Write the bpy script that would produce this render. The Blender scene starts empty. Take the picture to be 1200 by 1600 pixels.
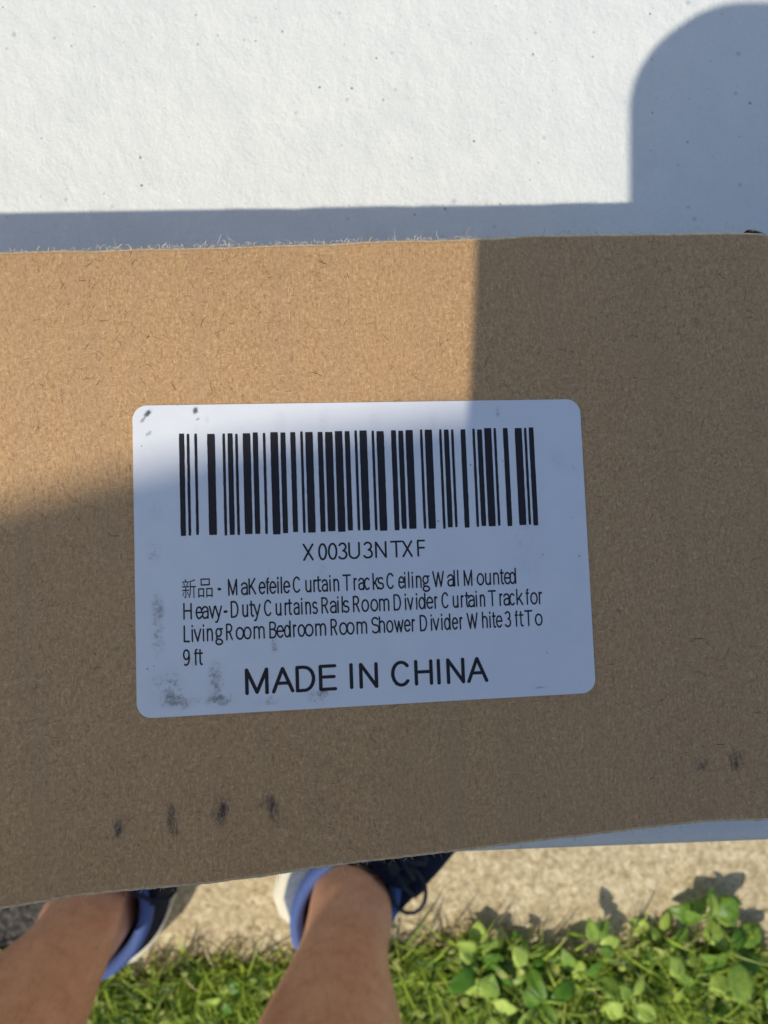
import bpy, bmesh, math, random
import numpy as np
from mathutils import Vector, Matrix, Euler
random.seed(7); rng = np.random.default_rng(7)
S = bpy.context.scene; COL = S.collection; R = math.radians

# ------------------------------------------------------------------ camera, world, sun, exposure
TABLE_Z = 0.74
CAM_D = 0.168                       # lens height above the table top
CZ = TABLE_Z + CAM_D
cam = bpy.data.cameras.new('camera'); cam_o = bpy.data.objects.new('camera', cam); COL.objects.link(cam_o)
cam_o.location = (0, 0, CZ); cam_o.rotation_euler = (0, 0, 0)
cam.sensor_fit = 'HORIZONTAL'; cam.sensor_width = 36.0; cam.lens = 36.0*1203/1200
cam.clip_start = 0.004; cam.clip_end = 500
cam.dof.use_dof = True; cam.dof.focus_distance = 0.103; cam.dof.aperture_fstop = 58
S.camera = cam_o

SX, SY = 0.662, 0.484               # sideways travel of sunlight per metre of drop
sd = Vector((-SX, -SY, 1)).normalized()
elev = math.asin(sd.z)
W = bpy.data.worlds.new('World'); S.world = W; W.use_nodes = True
nt = W.node_tree; bg = nt.nodes['Background']
sky = nt.nodes.new('ShaderNodeTexSky'); sky.sky_type = 'NISHITA'; sky.sun_disc = False
sky.sun_elevation = elev; sky.sun_rotation = math.atan2(-SX, -SY) % (2*math.pi)
nt.links.new(sky.outputs[0], bg.inputs[0]); bg.inputs[1].default_value = 0.128
sun = bpy.data.lights.new('sun', 'SUN'); sun.energy = 3.3; sun.angle = R(0.53); sun.color = (1.0, 0.925, 0.79)
sun_o = bpy.data.objects.new('sun', sun); COL.objects.link(sun_o)
sun_o.rotation_euler = sd.to_track_quat('Z', 'Y').to_euler(); sun_o.location = (-3, -2, 5)
S.view_settings.view_transform = 'Standard'; S.view_settings.look = 'None'
S.view_settings.exposure = 0.0; S.view_settings.gamma = 1.0
S.render.engine = 'CYCLES'
S.cycles.use_denoising = True
S.cycles.max_bounces = 8

# ------------------------------------------------------------------ helpers
def tag(o, label=None, cat=None, group=None, kind=None):
    if label: o['label'] = label
    if cat: o['category'] = cat
    if group: o['group'] = group
    if kind: o['kind'] = kind
    return o

def link(name, me, mats=(), parent=None, smooth=True):
    for m in mats: me.materials.append(m)
    o = bpy.data.objects.new(name, me); COL.objects.link(o)
    if parent: o.parent = parent
    if smooth and len(me.polygons): me.polygons.foreach_set('use_smooth', [True]*len(me.polygons))
    return o

def mesh(name, v, f, mats=(), parent=None, smooth=True, mi=None):
    me = bpy.data.meshes.new(name); me.from_pydata([tuple(p) for p in v], [], [tuple(int(i) for i in q) for q in f])
    o = link(name, me, mats, parent, smooth)
    if mi is not None: me.polygons.foreach_set('material_index', [int(i) for i in mi])
    me.update(); return o

def empty(name, loc=(0, 0, 0), rot=(0, 0, 0)):
    o = bpy.data.objects.new(name, None); COL.objects.link(o); o.location = loc; o.rotation_euler = rot
    o.empty_display_size = .05; return o

def quads(name, q, mats, parent=None, mi=None, smooth=False):
    """q: (n,4,3) array, fast mesh of separate quads"""
    n = len(q); me = bpy.data.meshes.new(name)
    me.vertices.add(4*n); me.vertices.foreach_set('co', np.asarray(q, np.float32).reshape(-1))
    me.loops.add(4*n); me.loops.foreach_set('vertex_index', np.arange(4*n, dtype=np.int32))
    me.polygons.add(n); me.polygons.foreach_set('loop_start', np.arange(0, 4*n, 4, dtype=np.int32))
    if mi is not None: me.polygons.foreach_set('material_index', np.asarray(mi, np.int32))
    me.update(calc_edges=True); me.validate()
    return link(name, me, mats, parent, smooth)

def loft(rings, close=True, cap=True):
    n = len(rings[0]); v = [p for r in rings for p in r]; f = []
    for i in range(len(rings)-1):
        for j in range(n if close else n-1):
            k = (j+1) % n
            f.append((i*n+j, i*n+k, (i+1)*n+k, (i+1)*n+j))
    if cap:
        f.append(tuple(range(n-1, -1, -1))); f.append(tuple((len(rings)-1)*n+j for j in range(n)))
    return v, f

def tube(path, r, seg=8, cap=True):
    rings = []; P = [Vector(p) for p in path]
    up = Vector((0, 0, 1)); rr = r if hasattr(r, '__len__') else [r]*len(P)
    prev = None
    for i, p in enumerate(P):
        t = (P[min(i+1, len(P)-1)]-P[max(i-1, 0)]).normalized()
        a = t.cross(up if prev is None else prev)
        if a.length < 1e-4: a = t.cross(Vector((1, 0, 0)))
        a.normalize(); b = t.cross(a).normalized(); prev = -b if prev is None else (prev - t*prev.dot(t)).normalized()
        a = t.cross(prev).normalized(); b = prev
        rings.append([p + (a*math.cos(2*math.pi*j/seg) + b*math.sin(2*math.pi*j/seg))*rr[i] for j in range(seg)])
    return loft(rings, True, cap)

def merge(parts):
    V, F = [], []
    for v, f in parts:
        o = len(V); V += [tuple(p) for p in v]; F += [tuple(i+o for i in q) for q in f]
    return V, F

def skin(name, nodes, edges, root, mats, parent=None, levels=2):
    names = list(nodes); idx = {k: i for i, k in enumerate(names)}
    me = bpy.data.meshes.new(name+'_armature'); me.from_pydata([nodes[k][0] for k in names], [(idx[a], idx[b]) for a, b in edges], [])
    t = bpy.data.objects.new(name+'_tmp', me); COL.objects.link(t)
    sk = t.modifiers.new('s', 'SKIN'); sk.use_smooth_shade = True
    if not me.skin_vertices: raise RuntimeError('no skin layer')
    for k in names:
        r = nodes[k][1]; sv = me.skin_vertices[0].data[idx[k]]
        sv.radius = r if hasattr(r, '__len__') else (r, r); sv.use_root = (k == root)
    ss = t.modifiers.new('u', 'SUBSURF'); ss.levels = levels; ss.render_levels = levels
    dg = bpy.context.evaluated_depsgraph_get(); ev = t.evaluated_get(dg)
    out = bpy.data.meshes.new_from_object(ev, preserve_all_data_layers=False, depsgraph=dg)
    bpy.data.objects.remove(t); bpy.data.meshes.remove(me)
    out.name = name; out.materials.clear()
    return link(name, out, mats, parent)

# ------------------------------------------------------------------ materials
class NB:
    def __init__(s, name, rough=.6, spec=.5):
        s.m = bpy.data.materials.new(name); s.m.use_nodes = True; s.t = s.m.node_tree
        s.b = s.t.nodes['Principled BSDF']; s.b.inputs['Roughness'].default_value = rough
        s.b.inputs['Specular IOR Level'].default_value = spec
        s._co = None
    def n(s, typ, **kw):
        x = s.t.nodes.new(typ)
        for k, v in kw.items():
            if k == 'i':
                for kk, vv in v.items():
                    if isinstance(vv, bpy.types.NodeSocket): s.t.links.new(vv, x.inputs[kk])
                    else: x.inputs[kk].default_value = vv
            else: setattr(x, k, v)
        return x
    def lk(s, a, b): s.t.links.new(a, b)
    @property
    def co(s):
        if s._co is None: s._co = s.n('ShaderNodeTexCoord').outputs['Object']
        return s._co
    def noise(s, scale, detail=4, rough=.6, dist=0, vec=None):
        x = s.n('ShaderNodeTexNoise', i={'Vector': vec or s.co, 'Scale': scale, 'Detail': detail, 'Roughness': rough, 'Distortion': dist}); return x.outputs['Fac']
    def mapv(s, rot=(0, 0, 0), scale=(1, 1, 1), loc=(0, 0, 0), vec=None):
        return s.n('ShaderNodeMapping', i={'Vector': vec or s.co, 'Rotation': rot, 'Scale': scale, 'Location': loc}).outputs[0]
    def ramp(s, fac, stops, interp='LINEAR'):
        x = s.n('ShaderNodeValToRGB', i={'Fac': fac}); e = x.color_ramp.elements; x.color_ramp.interpolation = interp
        while len(e) < len(stops): e.new(.5)
        for el, (p, c) in zip(e, stops):
            el.position = p; el.color = (*c, 1) if hasattr(c, '__len__') else (c, c, c, 1)
        return x.outputs['Color']
    def rng(s, val, a, b, c=0., d=1.):
        return s.n('ShaderNodeMapRange', clamp=True, i={'Value': val, 'From Min': a, 'From Max': b, 'To Min': c, 'To Max': d}).outputs[0]
    def math(s, op, a, b=0., clamp=False):
        return s.n('ShaderNodeMath', operation=op, use_clamp=clamp, i={0: a, 1: b}).outputs[0]
    def mix(s, fac, a, b, mode='MIX'):
        x = s.n('ShaderNodeMix', data_type='RGBA', blend_type=mode)
        for k, v in ((0, fac), (6, a), (7, b)):
            if isinstance(v, bpy.types.NodeSocket): s.lk(v, x.inputs[k])
            else: x.inputs[k].default_value = (*v, 1) if hasattr(v, '__len__') else v
        return x.outputs[2]
    def blobs(s, lst, unit=.001):
        """soft elliptical stain marks at fixed places on the object (mm)"""
        tot = None
        for (x, y, rx, ry, st, rot) in lst:
            v = s.n('ShaderNodeVectorMath', operation='SUBTRACT', i={0: s.co, 1: (x*unit, y*unit, 0)}).outputs[0]
            v = s.n('ShaderNodeVectorRotate', rotation_type='Z_AXIS', i={'Vector': v, 'Angle': -rot}).outputs[0]
            v = s.n('ShaderNodeVectorMath', operation='MULTIPLY', i={0: v, 1: (1/(rx*unit), 1/(ry*unit), 0)}).outputs[0]
            L = s.n('ShaderNodeVectorMath', operation='LENGTH', i={0: v}).outputs['Value']
            g = s.n('ShaderNodeMapRange', interpolation_type='SMOOTHSTEP', i={'Value': L, 'From Min': .1, 'From Max': 1.2, 'To Min': st, 'To Max': 0.}).outputs[0]
            tot = g if tot is None else s.math('ADD', tot, g)
        return tot
    def color(s, c):
        if isinstance(c, bpy.types.NodeSocket): s.lk(c, s.b.inputs['Base Color'])
        else: s.b.inputs['Base Color'].default_value = (*c, 1)
    def bump(s, h, strength=.3, dist=.001):
        x = s.n('ShaderNodeBump', i={'Height': h, 'Strength': strength, 'Distance': dist}); s.lk(x.outputs[0], s.b.inputs['Normal']); return x

def simple(name, col, rough=.6, spec=.4, var=0., scale=200):
    k = NB(name, rough, spec)
    if var:
        f = k.noise(scale, 4)
        k.color(k.mix(k.rng(f, .3, .7), tuple(c*(1-var) for c in col), tuple(min(1, c*(1+var)) for c in col)))
    else: k.color(col)
    return k.m

# white blow-moulded plastic of the table
k = NB('table_plastic', .42, .4)
v1 = k.n('ShaderNodeTexVoronoi', voronoi_dimensions='2D', i={'Vector': k.co, 'Scale': 150., 'Randomness': 1.})
sz = k.n('ShaderNodeSeparateColor', i={0: v1.outputs['Color']})
rad = k.rng(sz.outputs[0], .1, 1., 0., .05)
sp1 = k.rng(k.math('SUBTRACT', rad, v1.outputs['Distance']), 0., .012)
v2 = k.n('ShaderNodeTexVoronoi', voronoi_dimensions='2D', i={'Vector': k.mapv(loc=(.31, .17, 0)), 'Scale': 95., 'Randomness': 1.})
sz2 = k.n('ShaderNodeSeparateColor', i={0: v2.outputs['Color']})
sp2 = k.rng(k.math('SUBTRACT', k.rng(sz2.outputs[0], .2, 1., 0., .065), v2.outputs['Distance']), 0., .035, 0., .45)
tint = k.noise(90, 3)
basec = k.mix(k.rng(tint, .35, .7), (.82, .835, .79), (.77, .79, .755))
basec = k.mix(k.rng(k.noise(1300, 3, .7), .5, .75, 0, .35), basec, (.60, .63, .62))
basec = k.mix(k.math('MULTIPLY', sp1, k.rng(sz.outputs[1], 0, 1, .1, .85)), basec, (.11, .14, .19))
basec = k.mix(sp2, basec, (.34, .38, .45))
k.color(basec)
h1 = k.noise(260, 3, .55, .1, k.mapv(rot=(0, 0, R(38)), scale=(1, .75, 1)))
h2 = k.noise(1100, 4, .75)
h = k.math('ADD', k.math('MULTIPLY', k.rng(h1, .35, .65), .9), k.math('MULTIPLY', k.rng(h2, .3, .7), .5))
k.bump(h, .42, .0004)
M_TABLE = k.m
M_STEEL = simple('grey_painted_steel', (.18, .18, .19), .4, .5)

# kraft cardboard
def kraft(name, tone=1., marks=None):
    k = NB(name, .55, .5)
    a = k.noise(2100, 5, .7, .4)
    b = k.noise(3400, 4, .75, 1.0, k.mapv(rot=(0, 0, R(62)), scale=(1, .3, 1)))
    c_ = k.noise(3400, 4, .75, 1.0, k.mapv(rot=(0, 0, R(118)), scale=(1, .3, 1)))
    f = k.math('ADD', k.math('MULTIPLY', a, .4), k.math('MULTIPLY', k.math('ADD', b, c_), .3))
    col = k.ramp(f, [(.36, (.29*tone, .155*tone, .066*tone)), (.455, (.495*tone, .285*tone, .126*tone)), (.545, (.64*tone, .388*tone, .180*tone)), (.64, (.84*tone, .58*tone, .315*tone))])
    big = k.noise(60, 4, .6)
    col = k.mix(k.rng(big, .35, .7, 0., .3), col, (.52*tone, .31*tone, .14*tone))
    cor = k.noise(1., 2, .5, 0, k.mapv(scale=(210, 9, 1)))
    col = k.mix(k.rng(cor, .5, .7, 0, .3), col, (.46*tone, .29*tone, .15*tone))
    if marks:
        g = k.blobs(marks)
        sp = k.noise(800, 5, .8, .5, k.mapv(rot=(0, 0, R(-15)), scale=(1.5, .6, 1)))
        g0 = g
        g = k.rng(k.math('ADD', g, k.math('MULTIPLY', k.math('SUBTRACT', sp, .5), 2.6)), .40, 1.1, 0, .92)
        g = k.math('MULTIPLY', g, k.rng(g0, .02, .2))
        col = k.mix(k.math('MULTIPLY', k.rng(g0, .1, .9, 0, .26), k.rng(k.noise(500, 4, .7), .35, .6)), col, (.06, .055, .055))
        col = k.mix(g, col, (.022, .022, .028))
    k.color(col)
    k.bump(f, .55, .00025)
    return k.m
box_marks = [(-35.8, -31.9, 1.1, 2.1, .85, -.35), (-29.3, -31.3, 1.15, 2.7, .82, .0), (-29.0, -33.2, .8, .7, .4, .0), (-23.2, -31.4, 1.7, 3.2, .86, -.1),
             (-26.0, -31.0, .7, .9, .42, 0), (-16.8, -31.7, 1.3, 2.8, .82, .15), (-18.4, -31.2, .9, .9, .4, .5), (-10.7, -31.1, 1.6, 1.5, .55, 0),
             (-42.5, -31.5, .6, 1.2, .4, 0), (45.9, -32.0, 1.5, 2.5, .78, -.1), (40.8, -32.4, 1.9, 1.5, .6, 0), (52.0, -31.6, .6, 1.0, .4, 0), (49, -32.6, .8, .6, .4, 0),
             (-6.3, 30.5, .7, 1.1, .38, .3), (-10.4, 26.5, .6, .9, .36, .3), (-37., 30., .6, .8, .42, .4), (-31.2, 20.5, .4, 1.3, .4, .1),
             (-15., 20., .5, 1.4, .4, .0), (10, 27, .7, 2, .36, .1), (-24.7, 24.6, .45, .7, .5, -.7), (-20.8, 28.6, .5, .5, .42, 0), (-44, 24, .8, .5, .42, 0)]
M_KRAFT = kraft('kraft_cardboard', 1., box_marks)
M_RAW = simple('raw_cardboard_edge', (.70, .53, .33), .85, .2, .25, 1500)
M_FL = simple('pale_paper_fibre', (.82, .60, .36), .8, .2)
M_FM = simple('tan_paper_fibre', (.42, .25, .11), .8, .2)
M_FD = simple('dark_paper_fibre', (.07, .042, .025), .8, .2)
M_FW = simple('torn_paper_fibre', (.80, .68, .50), .8, .2)
M_BLACKTAPE = simple('black_end_cap_plastic', (.012, .013, .016), .3, .5)

# label
k = NB('label_paper', .30, .6)
lab_marks = [(-28.1, 18.9, 1.0, .5, 1.2, .75), (-28.7, 18.0, .6, .4, .95, .6), (-22., 19.2, .5, .8, 1.1, -.2), (-21.7, 18.1, .5, .3, .62, .4), (-28.0, 16.2, .8, .45, .62, .7), (-22., 17.0, .35, .6, .5, 0), (-20.6, 18.0, .5, .9, .36, 0),
             (-27.3, -6.5, 1.3, 3.4, .56, .0), (-27.2, -10.5, 1.2, 3.0, .60, .0), (-26.3, -16.2, 3.2, 3.4, .56, .0), (-24.4, -18.2, 3.2, 1.4, .56, 0), (-20.2, -15.5, 1.6, 3.0, .64, .0), (-19.5, -18.2, 2.8, 1.3, .66, 0), (-23, -13.5, 1.2, 1.5, .4, 0), (-13.5, -18.6, 2.5, 1.0, .5, 0),
             (-27.6, 1.0, 1.3, 2.6, .46, .0), (-27.2, 6, 1.2, 2., .40, 0), (-13.6, -4.2, .7, 1.5, .55, .0), (-13.0, -2.4, .25, .8, .6, 0), (-12.6, -11.8, .9, 1.6, .52, .0), (-6.6, -18.3, 3., 1.6, .58, 0),
             (-6.0, -2.5, 1.0, 1.6, .42, 0), (-11, 17.4, 1.2, 2.2, .36, 0), (-5.3, 17.6, 1., 2., .38, 0), (1.5, 17.4, 1.1, 1.6, .34, 0), (9.5, 17.4, .9, 1.6, .34, 0), (18.4, 18.4, .5, 1.2, .48, 0),
             (28.7, -1.6, .22, .35, .9, .4), (28.6, 10.4, .35, .6, .5, .4), (26.2, 12.0, 1.6, 2.4, .3, 0), (21.5, 2, 3, 10, .26, 0), (22.3, -18.9, 1.6, .25, .7, .05), (-27.8, -13.5, .2, .2, .9, 0)]
g = k.blobs(lab_marks)
s1 = k.noise(1300, 5, .8, .3); s2 = k.noise(420, 3, .6)
speck = k.math('ADD', k.math('MULTIPLY', s1, 1.), k.math('MULTIPLY', s2, .35))
d = k.rng(k.math('ADD', g, k.math('MULTIPLY', k.math('SUBTRACT', speck, .675), 2.2)), .46, 1.2, 0, .85)
d = k.math('MULTIPLY', d, k.rng(g, .02, .25))
soft = k.math('MULTIPLY', k.rng(g, .05, .9, 0, .36), k.rng(k.math('ADD', k.math('MULTIPLY', s1, .6), k.math('MULTIPLY', s2, .4)), .35, .62))
paper = k.mix(k.rng(k.noise(150, 4), .35, .7), (.88, .885, .91), (.83, .845, .885))
paper = k.mix(soft, paper, (.33, .31, .28))
fs = k.n('ShaderNodeTexVoronoi', voronoi_dimensions='2D', i={'Vector': k.co, 'Scale': 210., 'Randomness': 1.})
fz = k.n('ShaderNodeSeparateColor', i={0: fs.outputs['Color']})
fleck = k.rng(k.math('SUBTRACT', k.rng(fz.outputs[0], .72, 1., 0., .035), fs.outputs['Distance']), 0., .015, 0, .6)
paper = k.mix(fleck, paper, (.12, .11, .12))
paper = k.mix(d, paper, (.03, .027, .028))
k.color(paper)
k.bump(k.math('ADD', k.noise(500, 4, .6), k.math('MULTIPLY', k.noise(60, 2), 3.)), .25, .0001)
M_LABEL = k.m
M_LABELEDGE = simple('label_paper_edge', (.78, .74, .66), .7, .2)
k = NB('thermal_ink', .45, .35)
w = k.noise(2600, 4, .75); w2 = k.noise(500, 3)
k.color(k.mix(k.rng(k.math('ADD', w, k.math('MULTIPLY', w2, .25)), .86, .98, 0, .8), (.024, .021, .026), (.42, .43, .5)))
M_INK = k.m

# concrete, lawn_soil
k = NB('beige_concrete', .9, .2)
a = k.noise(95, 6, .7, .3); b = k.n('ShaderNodeTexVoronoi', i={'Vector': k.co, 'Scale': 190., 'Randomness': 1.})
bc = k.n('ShaderNodeSeparateColor', i={0: b.outputs['Color']})
f = k.math('ADD', k.math('MULTIPLY', a, .82), k.math('MULTIPLY', bc.outputs[0], .18))
col = k.ramp(f, [(.30, (.30, .225, .125)), (.43, (.52, .42, .25)), (.56, (.68, .57, .36)), (.72, (.90, .80, .57))])
col = k.mix(k.rng(k.noise(22, 5, .65), .42, .7, 0, .5), col, (.40, .31, .18))
k.color(col); k.bump(k.math('SUBTRACT', k.math('MULTIPLY', a, 2.), k.math('MULTIPLY', b.outputs['Distance'], .4)), .55, .003)
M_CONC = k.m
k = NB('lawn_soil', .95, .1)
k.color(k.ramp(k.noise(60, 6, .7), [(.3, (.018, .022, .008)), (.5, (.045, .06, .016)), (.7, (.10, .125, .035))])); k.bump(k.noise(90, 5), .8, .01)
M_SOIL = k.m

def leafmat(name, c1, c2, scale=30, tr=.35, rough=.45, per_object=False):
    k = NB(name, rough, .35)
    oi = k.n('ShaderNodeNewGeometry')
    rd = oi.outputs['Random Per Island'] if not per_object else k.n('ShaderNodeObjectInfo').outputs['Random']
    f = k.math('ADD', k.math('MULTIPLY', rd, .6), k.math('MULTIPLY', k.noise(scale, 4), .4))
    c = k.mix(k.rng(f, .25, .75), c1, c2); k.color(c)
    tl = k.n('ShaderNodeBsdfTranslucent', i={'Color': c}); ms = k.n('ShaderNodeMixShader', i={'Fac': tr})
    out = k.t.nodes['Material Output']
    k.lk(k.b.outputs[0], ms.inputs[1]); k.lk(tl.outputs[0], ms.inputs[2]); k.lk(ms.outputs[0], out.inputs['Surface'])
    k.bump(k.noise(220, 3), .3, .002)
    return k.m
M_GRASS = leafmat('grass_blades', (.04, .11, .008), (.52, .66, .085), 12)
M_STRAW = leafmat('dry_grass_blades', (.38, .29, .13), (.78, .66, .38), 12, .25)
M_WEED = leafmat('broad_weed_leaf', (.10, .24, .02), (.58, .74, .15), 110, .3, .36, True)
M_CLOVER = leafmat('ground_cover_leaf', (.10, .20, .02), (.60, .66, .17), 60)

# person
def skinmat(name, col):
    k = NB(name, .5, .35)
    f = k.noise(45, 6, .7); f2 = k.noise(700, 4, .65)
    c = k.mix(k.rng(f, .3, .7), (col[0]*.85, col[1]*.76, col[2]*.72), (col[0]*1.08, col[1]*1.14, col[2]*1.16))
    c = k.mix(k.rng(f2, .55, .75, 0, .3), c, (col[0]*.55, col[1]*.42, col[2]*.38))
    k.color(c); k.b.inputs['Subsurface Weight'].default_value = .08; k.b.inputs['Subsurface Radius'].default_value = (.01, .004, .002)
    k.bump(f2, .15, .0008)
    return k.m
M_SKIN = skinmat('skin', (.78, .40, .25))
def knit(name, c1, c2, scale=900):
    k = NB(name, .8, .2); f = k.noise(scale, 3, .6, 0, k.mapv(scale=(1, .4, 1)))
    k.color(k.mix(k.rng(f, .35, .65), c1, c2)); k.bump(f, .4, .001); return k.m
M_NAVY = knit('navy_shoe_mesh', (.004, .006, .016), (.012, .017, .045))
M_PANEL = knit('grey_blue_shoe_mesh', (.10, .13, .20), (.26, .30, .38), 500)
M_BLUE = knit('blue_collar_padding', (.07, .12, .31), (.12, .18, .42))
M_LINING = knit('dark_shoe_lining', (.004, .005, .012), (.012, .014, .03))
M_FOAM = simple('cream_sole_foam', (.74, .69, .53), .6, .3, .08, 60)
M_LACE = knit('dark_shoe_lace', (.008, .009, .016), (.05, .055, .08), 1500)
M_SHIRT = knit('grey_blue_tshirt_cotton', (.09, .11, .15), (.13, .15, .20), 400)
M_SHORTS = knit('dark_shorts_cotton', (.03, .032, .04), (.05, .052, .06), 400)
M_HAIR = simple('brown_hair', (.05, .03, .018), .6, .3, .3, 300)
M_LEGHAIR = simple('brown_leg_hair', (.14, .08, .045), .5, .3)
M_EYE = simple('eye_white', (.8, .8, .78), .2, .5); M_LIP = simple('lips', (.42, .17, .14), .5, .3)
M_PHONE = simple('pale_blue_bounce_back', (.55, .66, .80), .45, .4)  # unseen phone back, pale blue invented to bounce fill light onto the label
M_GLASS = simple('dark_glass', (.004, .004, .006), .08, .6)

# ------------------------------------------------------------------ setting: ground and path
gs = 250
GZ = -.014
v, f = [], []
xs = sorted(set([-gs, -40, -8] + [round(x, 2) for x in np.arange(-2, 2.01, .1)] + [8, 40, gs]))
for y in xs:
    for x in xs:
        near = abs(x) < 2.05 and abs(y) < 2.05
        v.append((x, y, GZ + (random.uniform(-.004, .004) if near else 0)))
nx = len(xs)
for j in range(nx-1):
    for i in range(nx-1):
        a = j*nx+i; f.append((a, a+1, a+nx+1, a+nx))
tag(mesh('ground', v, f, [M_SOIL]), kind='structure')

def path_edge(x):      # broken edge where the lawn creeps over the concrete
    return -.535 + .012*math.sin(x*7.1+1) + .008*math.sin(x*23.3) + .006*math.sin(x*61.7+2) + .03*min(max((x-.05)/.4, 0), 1)
px = np.arange(-.375, 5.001, .025); v, f = [], []
rows = 5
for i, x in enumerate(px):
    e = path_edge(x)
    v += [(x, e-.006, -.05), (x, e-.003, -.006), (x, e+.006, 0), (x, 1., 0), (x, 3.2, 0)]
for i in range(len(px)-1):
    for j in range(rows-1):
        a = i*rows+j; f.append((a, a+rows, a+rows+1, a+1))
n0 = len(v)                                         # left end face, a little crumbled
for j, y in enumerate(np.linspace(path_edge(-.375)+.006, 3.2, 120)): v += [(-.375+.004*math.sin(y*40)+random.uniform(-.003, .003), y, 0), (-.388, y, -.05)]
for j in range(119): a = n0+2*j; f.append((a, a+1, a+3, a+2))
tag(mesh('path', v, f, [M_CONC], smooth=False), kind='structure')

k = NB('dark_ground_mottle', .95, .15)  # mottled dark grey-brown strip of ground left of the path
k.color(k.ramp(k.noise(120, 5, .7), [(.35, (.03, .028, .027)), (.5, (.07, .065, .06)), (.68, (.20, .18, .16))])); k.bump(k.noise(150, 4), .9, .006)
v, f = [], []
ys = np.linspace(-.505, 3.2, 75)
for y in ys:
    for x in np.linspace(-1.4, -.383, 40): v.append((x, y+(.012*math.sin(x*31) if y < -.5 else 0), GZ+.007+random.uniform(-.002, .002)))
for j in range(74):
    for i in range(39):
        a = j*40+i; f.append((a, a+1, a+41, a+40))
tag(mesh('dark_ground', v, f, [k.m]), kind='structure')

# ------------------------------------------------------------------ folding table
tb = empty('folding_table', (-.10, 0, 0), (0, 0, 0))
tag(tb, 'white speckled plastic folding table under the cardboard box', 'table')
TA = math.atan(.0387)
TW, TD_, TR_ = 1.22, .62, .03
def rrect(w, d, r, n=10):
    out = []
    for cx, cy, a0 in ((w/2-r, d/2-r, 0), (-w/2+r, d/2-r, 90), (-w/2+r, -d/2+r, 180), (w/2-r, -d/2+r, 270)):
        for i in range(n+1):
            a = R(a0+90*i/n); out.append((cx+r*math.cos(a), cy+r*math.sin(a)))
    return out
rings = []
er = .005
for z, ins in [(-.045, .03), (-.045, .004), (-.043, 0.0005), (-.040, 0)] + [(-er+er*math.sin(R(a)), er-er*math.cos(R(a))) for a in range(0, 91, 15)]:
    rings.append([(x, y, z) for x, y in rrect(TW-2*ins, TD_-2*ins, TR_-min(ins, .02))])
v, f = loft(rings)
# near edge of the top passes through (.0196,-.0740) turned by TA
nrm = Vector((math.sin(TA), -math.cos(TA), 0)); tang = Vector((math.cos(TA), math.sin(TA), 0))
edge_pt = Vector((.0196, -.0757, TABLE_Z)); ctr = edge_pt - nrm*(TD_/2) - tang*.12
tb.location = (ctr.x, ctr.y, 0); tb.rotation_euler = (0, 0, TA)
top = mesh('tabletop', [(a, b, c+TABLE_Z) for a, b, c in v], f, [M_TABLE], tb)
m = top.data
for p in m.polygons:
    if len(p.vertices) > 4: p.use_smooth = False
for sx in (-1, 1):
    for sy in (-1, 1):
        vv, ff = tube([(sx*.46, sy*.23, TABLE_Z-.046), (sx*.46, sy*.24, .4), (sx*.46, sy*.25, .0)], .0125, 12)
        mesh('leg', vv, ff, [M_STEEL], tb)
    vv, ff = tube([(sx*.46, -.23, .30), (sx*.46, .23, .30)], .009, 10)
    mesh('crossbar', vv, ff, [M_STEEL], tb)
vv, ff = tube([(-.46, 0, TABLE_Z-.06), (.46, 0, TABLE_Z-.06)], .009, 10)
mesh('brace', vv, ff, [M_STEEL], tb)

# ------------------------------------------------------------------ cardboard box
bxv = Vector((.99140284, .06906127, -.11113481)); bn = Vector((.10600612, .07395961, .99161115)); bn.normalize()
bxv = (bxv - bn*bxv.dot(bn)).normalized(); byv = bn.cross(bxv)
C0 = Vector((0, -.00508508, CZ-.10195579))
BM = Matrix((( bxv.x, byv.x, bn.x, C0.x), (bxv.y, byv.y, bn.y, C0.y), (bxv.z, byv.z, bn.z, C0.z), (0, 0, 0, 1)))
Y1, Y0, X1, X0 = .0423, -.0400, .0612, -.84
corner = BM @ Vector((X1, Y1, 0)); TH = (corner.z - TABLE_Z)/bn.z - .0006
st = list(np.arange(X0, -.08, .02)) + list(np.arange(-.08, X1-.0036, .0006)) + [X1-.0036*(1-math.sin(R(a))) for a in range(0, 91, 9)]
jt = np.cumsum(rng.normal(0, .00005, (len(st), 2)), 0)
kk = np.ones(9)/9
jt = np.stack([np.convolve(jt[:, i] - np.convolve(jt[:, i], np.ones(81)/81, 'same'), kk, 'same') for i in range(2)], 1) + rng.normal(0, .000028, (len(st), 2))
rings, br = [], .0008
for i, x in enumerate(st):
    t = max(0, (x-(X1-.0036))/.0036); ins = .0036*(1-math.sqrt(max(0, 1-t*t)))*.92; zd = .0016*t**2.2
    yt = Y1-ins+jt[i, 0]*(1-t); yb = Y0+ins+jt[i, 1]*(1-t); ring = []
    lift = .00012*math.sin(x*95)+.0001*math.sin(x*231+1)
    def arc(cy, cz, a0, a1):
        return [(x, cy+br*math.cos(R(a)), cz+br*math.sin(R(a))) for a in np.linspace(a0, a1, 5)]
    ring += arc(yt-br, -br-zd+lift, 0, 90)
    for s_ in (.8, .6, .4, .2): ring.append((x, yb+(yt-yb)*s_, -zd))
    ring += arc(yb+br, -br-zd+lift, 90, 180)
    ring += arc(yb+br, -TH+br, 180, 270) + arc(yt-br, -TH+br, 270, 360)
    rings.append(ring)
v, f = loft(rings); n_ = len(rings[0])
mi = [0]*len(f)
for q in range(len(f)-2):
    j = q % n_
    if j in (0, 1, 2, 10, 11, 12): mi[q] = 1
box = mesh('cardboard_box', v, f, [M_KRAFT, M_RAW], None, True, mi)
box.matrix_world = BM
tag(box, 'long brown cardboard box with a white barcode label, held over the white table edge', 'box')
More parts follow.
